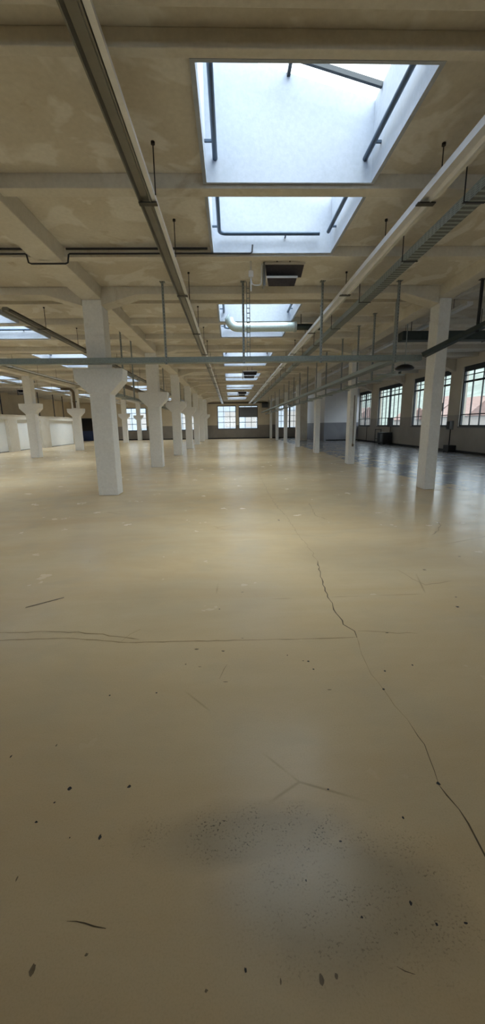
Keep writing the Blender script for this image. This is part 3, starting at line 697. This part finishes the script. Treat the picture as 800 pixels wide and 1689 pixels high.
MB().box(10.8, 10.9, 28.05, 28.15, 0, .08).box(10.8, 10.9, 28.95, 29.05, 0, .08).box(11.25, 11.35, 28.05, 28.15, 0, .08).box(11.25, 11.35, 28.95, 29.05, 0, .08).build('foot', M['dark'], t)
t = thing('control_box', 'dark control box in front of the middle mullion of the third right window', 'control box', (11.4, 28.5, 1.2))
MB().box(11.22, 11.46, 28.2, 28.6, 1.26, 1.85).build('housing', M['dark'], t, bevel=.01)
MB().box(11.205, 11.22, 28.24, 28.56, 1.32, 1.79).build('door', M['grey_box'], t)
MB().tube([(11.44, 28.5, 1.26), (11.44, 28.5, .02)], .025, 10).build('conduit', M['dark'], t, smooth=True)
m = MB()
for y in (30.1, 31.3): m.box(11.36, 11.40, y - .02, y + .02, 0, 1.05)
for z in (.3, 1.0): m.box(11.36, 11.40, 30.1, 31.3, z, z + .04)
tag(m.build('pipe_rack', M['dark']), 'thin dark frame against the window wall left of the black cabinet', 'rack')
for y, lb_ in ((23.3, 'thin vertical conduit under the second right window, nearer than the black cabinet'), (33.6, 'thin vertical conduit under the farthest right window')):
    tag(MB().tube([(WR - .02, y, 0), (WR - .02, y, SILL - .07)], .018, 8).build('wall_conduit', M['dark'], smooth=True), lb_, 'conduit')
t = thing('switch_box', 'small brown switch box on the side of the nearest right column', 'switch', (ROW_R + .14, 9.0, 1.83))
MB().box(ROW_R + .125, ROW_R + .19, 8.9, 9.02, 1.74, 1.92).build('housing', M['pipe_brown'], t, bevel=.006)
MB().box(ROW_R + .14, ROW_R + .17, 8.885, 8.9, 1.79, 1.86).build('switch', M['dark'], t)
tag(MB().tube([(4.55, 14.785, .75), (4.55, 14.785, 2.5)], .014, 8).box(4.52, 4.58, 14.76, 14.8, .66, .76).build('wall_conduit', M['pipe_brown'], smooth=True), 'thin conduit down the face of the second right column', 'conduit')
t = thing('unit_heater', 'dark boxy unit heater high on the far wall right of the centre windows', 'heater', (3.95, 44.9, 3.4))
MB().box(3.55, 4.25, 44.75, 45.2, 3.35, 3.85).build('housing', M['dark'], t, bevel=.02)
m = MB()
for i in range(6): m.box(3.6, 4.2, 44.73, 44.75, 3.40 + .07 * i, 3.43 + .07 * i)
m.build('louvre', M['grey_box'], t)
MB().box(3.8, 4.0, 45.2, 45.3, 3.5, 3.7).build('bracket', M['dark'], t)
t = thing('wall_pipe', 'dark horizontal pipe along the far wall above the windows', 'pipe', (0, 45.2, 4.0))
MB().tube([(-2.4, 45.2, 3.9), (4.2, 45.2, 3.9)], .05, 10).build('pipe', M['dark'], t, smooth=True)
for x in (-2, 1, 4): MB().box(x - .02, x + .02, 45.2, 45.3, 3.88, 3.92).build('bracket', M['dark'], t)

# ------------------------------------------------------------------ outside the windows
hl = MB(); nx, ny = 10, 60
for j in range(ny + 1):
    for i in range(nx + 1):
        u = i / nx; x = 40 + 130 * u; y = -120 + 900 * j / ny
        hl.v.append((x, y, -2 + 42 * u ** 1.2 + 3 * math.sin(y * .07 + u * 3) * u + R.uniform(-.6, .6)))
for j in range(ny):
    for i in range(nx):
        a = j * (nx + 1) + i; hl.f.append((a, a + 1, a + nx + 2, a + nx + 1)); hl.mi.append(0)
struct(hl.build('hillside_outside', M['hill'], smooth=True))
struct(MB().box(12.0, 60, -60, 160, -2.4, -2.0).build('ground_outside', M['outside']))
for i in range(11):
    x, y = 38 + R.uniform(-3, 8), -8 + i * 11.5 + R.uniform(-1, 1); wd, dp, ht = R.uniform(5, 7), R.uniform(7, 9), R.uniform(4, 6.5)
    t = thing('house', f'pale house with a red roof outside the right windows, {ORD[i] if i < 10 else "last"} along the street', 'house', (x, y, -2), 'houses outside')
    MB().box(x - wd / 2, x + wd / 2, y - dp / 2, y + dp / 2, -2, ht - 2).build('wall', M['house'], t)
    MB().prism([(x - wd / 2 - .4, ht - 2), (x + wd / 2 + .4, ht - 2), (x, ht + .6)], 'y', y - dp / 2 - .3, y + dp / 2 + .3).build('roof', M['roof'], t)
    m = MB()
    for yy in (-2.2, 0, 2.2):
        for zz in (-.6, 1.6):
            if zz + 1.2 < ht - 2: m.box(x - wd / 2 - .05, x - wd / 2, y + yy - .5, y + yy + .5, zz, zz + 1.2)
    if m.v: m.build('house_window', M['frame'], t)

t = thing('backdrop_building', 'added pale building toning down the far centre windows', 'building', (-2, 62, -2))  # added outside so the far windows look less bright
MB().box(-24, 16, 60, 66, -2, 8.2).build('wall', M['backdrop'], t)
MB().box(-24.3, 16.3, 59.7, 66.3, 8.2, 8.6).build('roof', M['outside'], t)
for i in range(12):
    MB().box(-22.5 + i * 3.1, -20.9 + i * 3.1, 59.95, 60, 1.2, 3.4).build('building_window', M['house'], t)
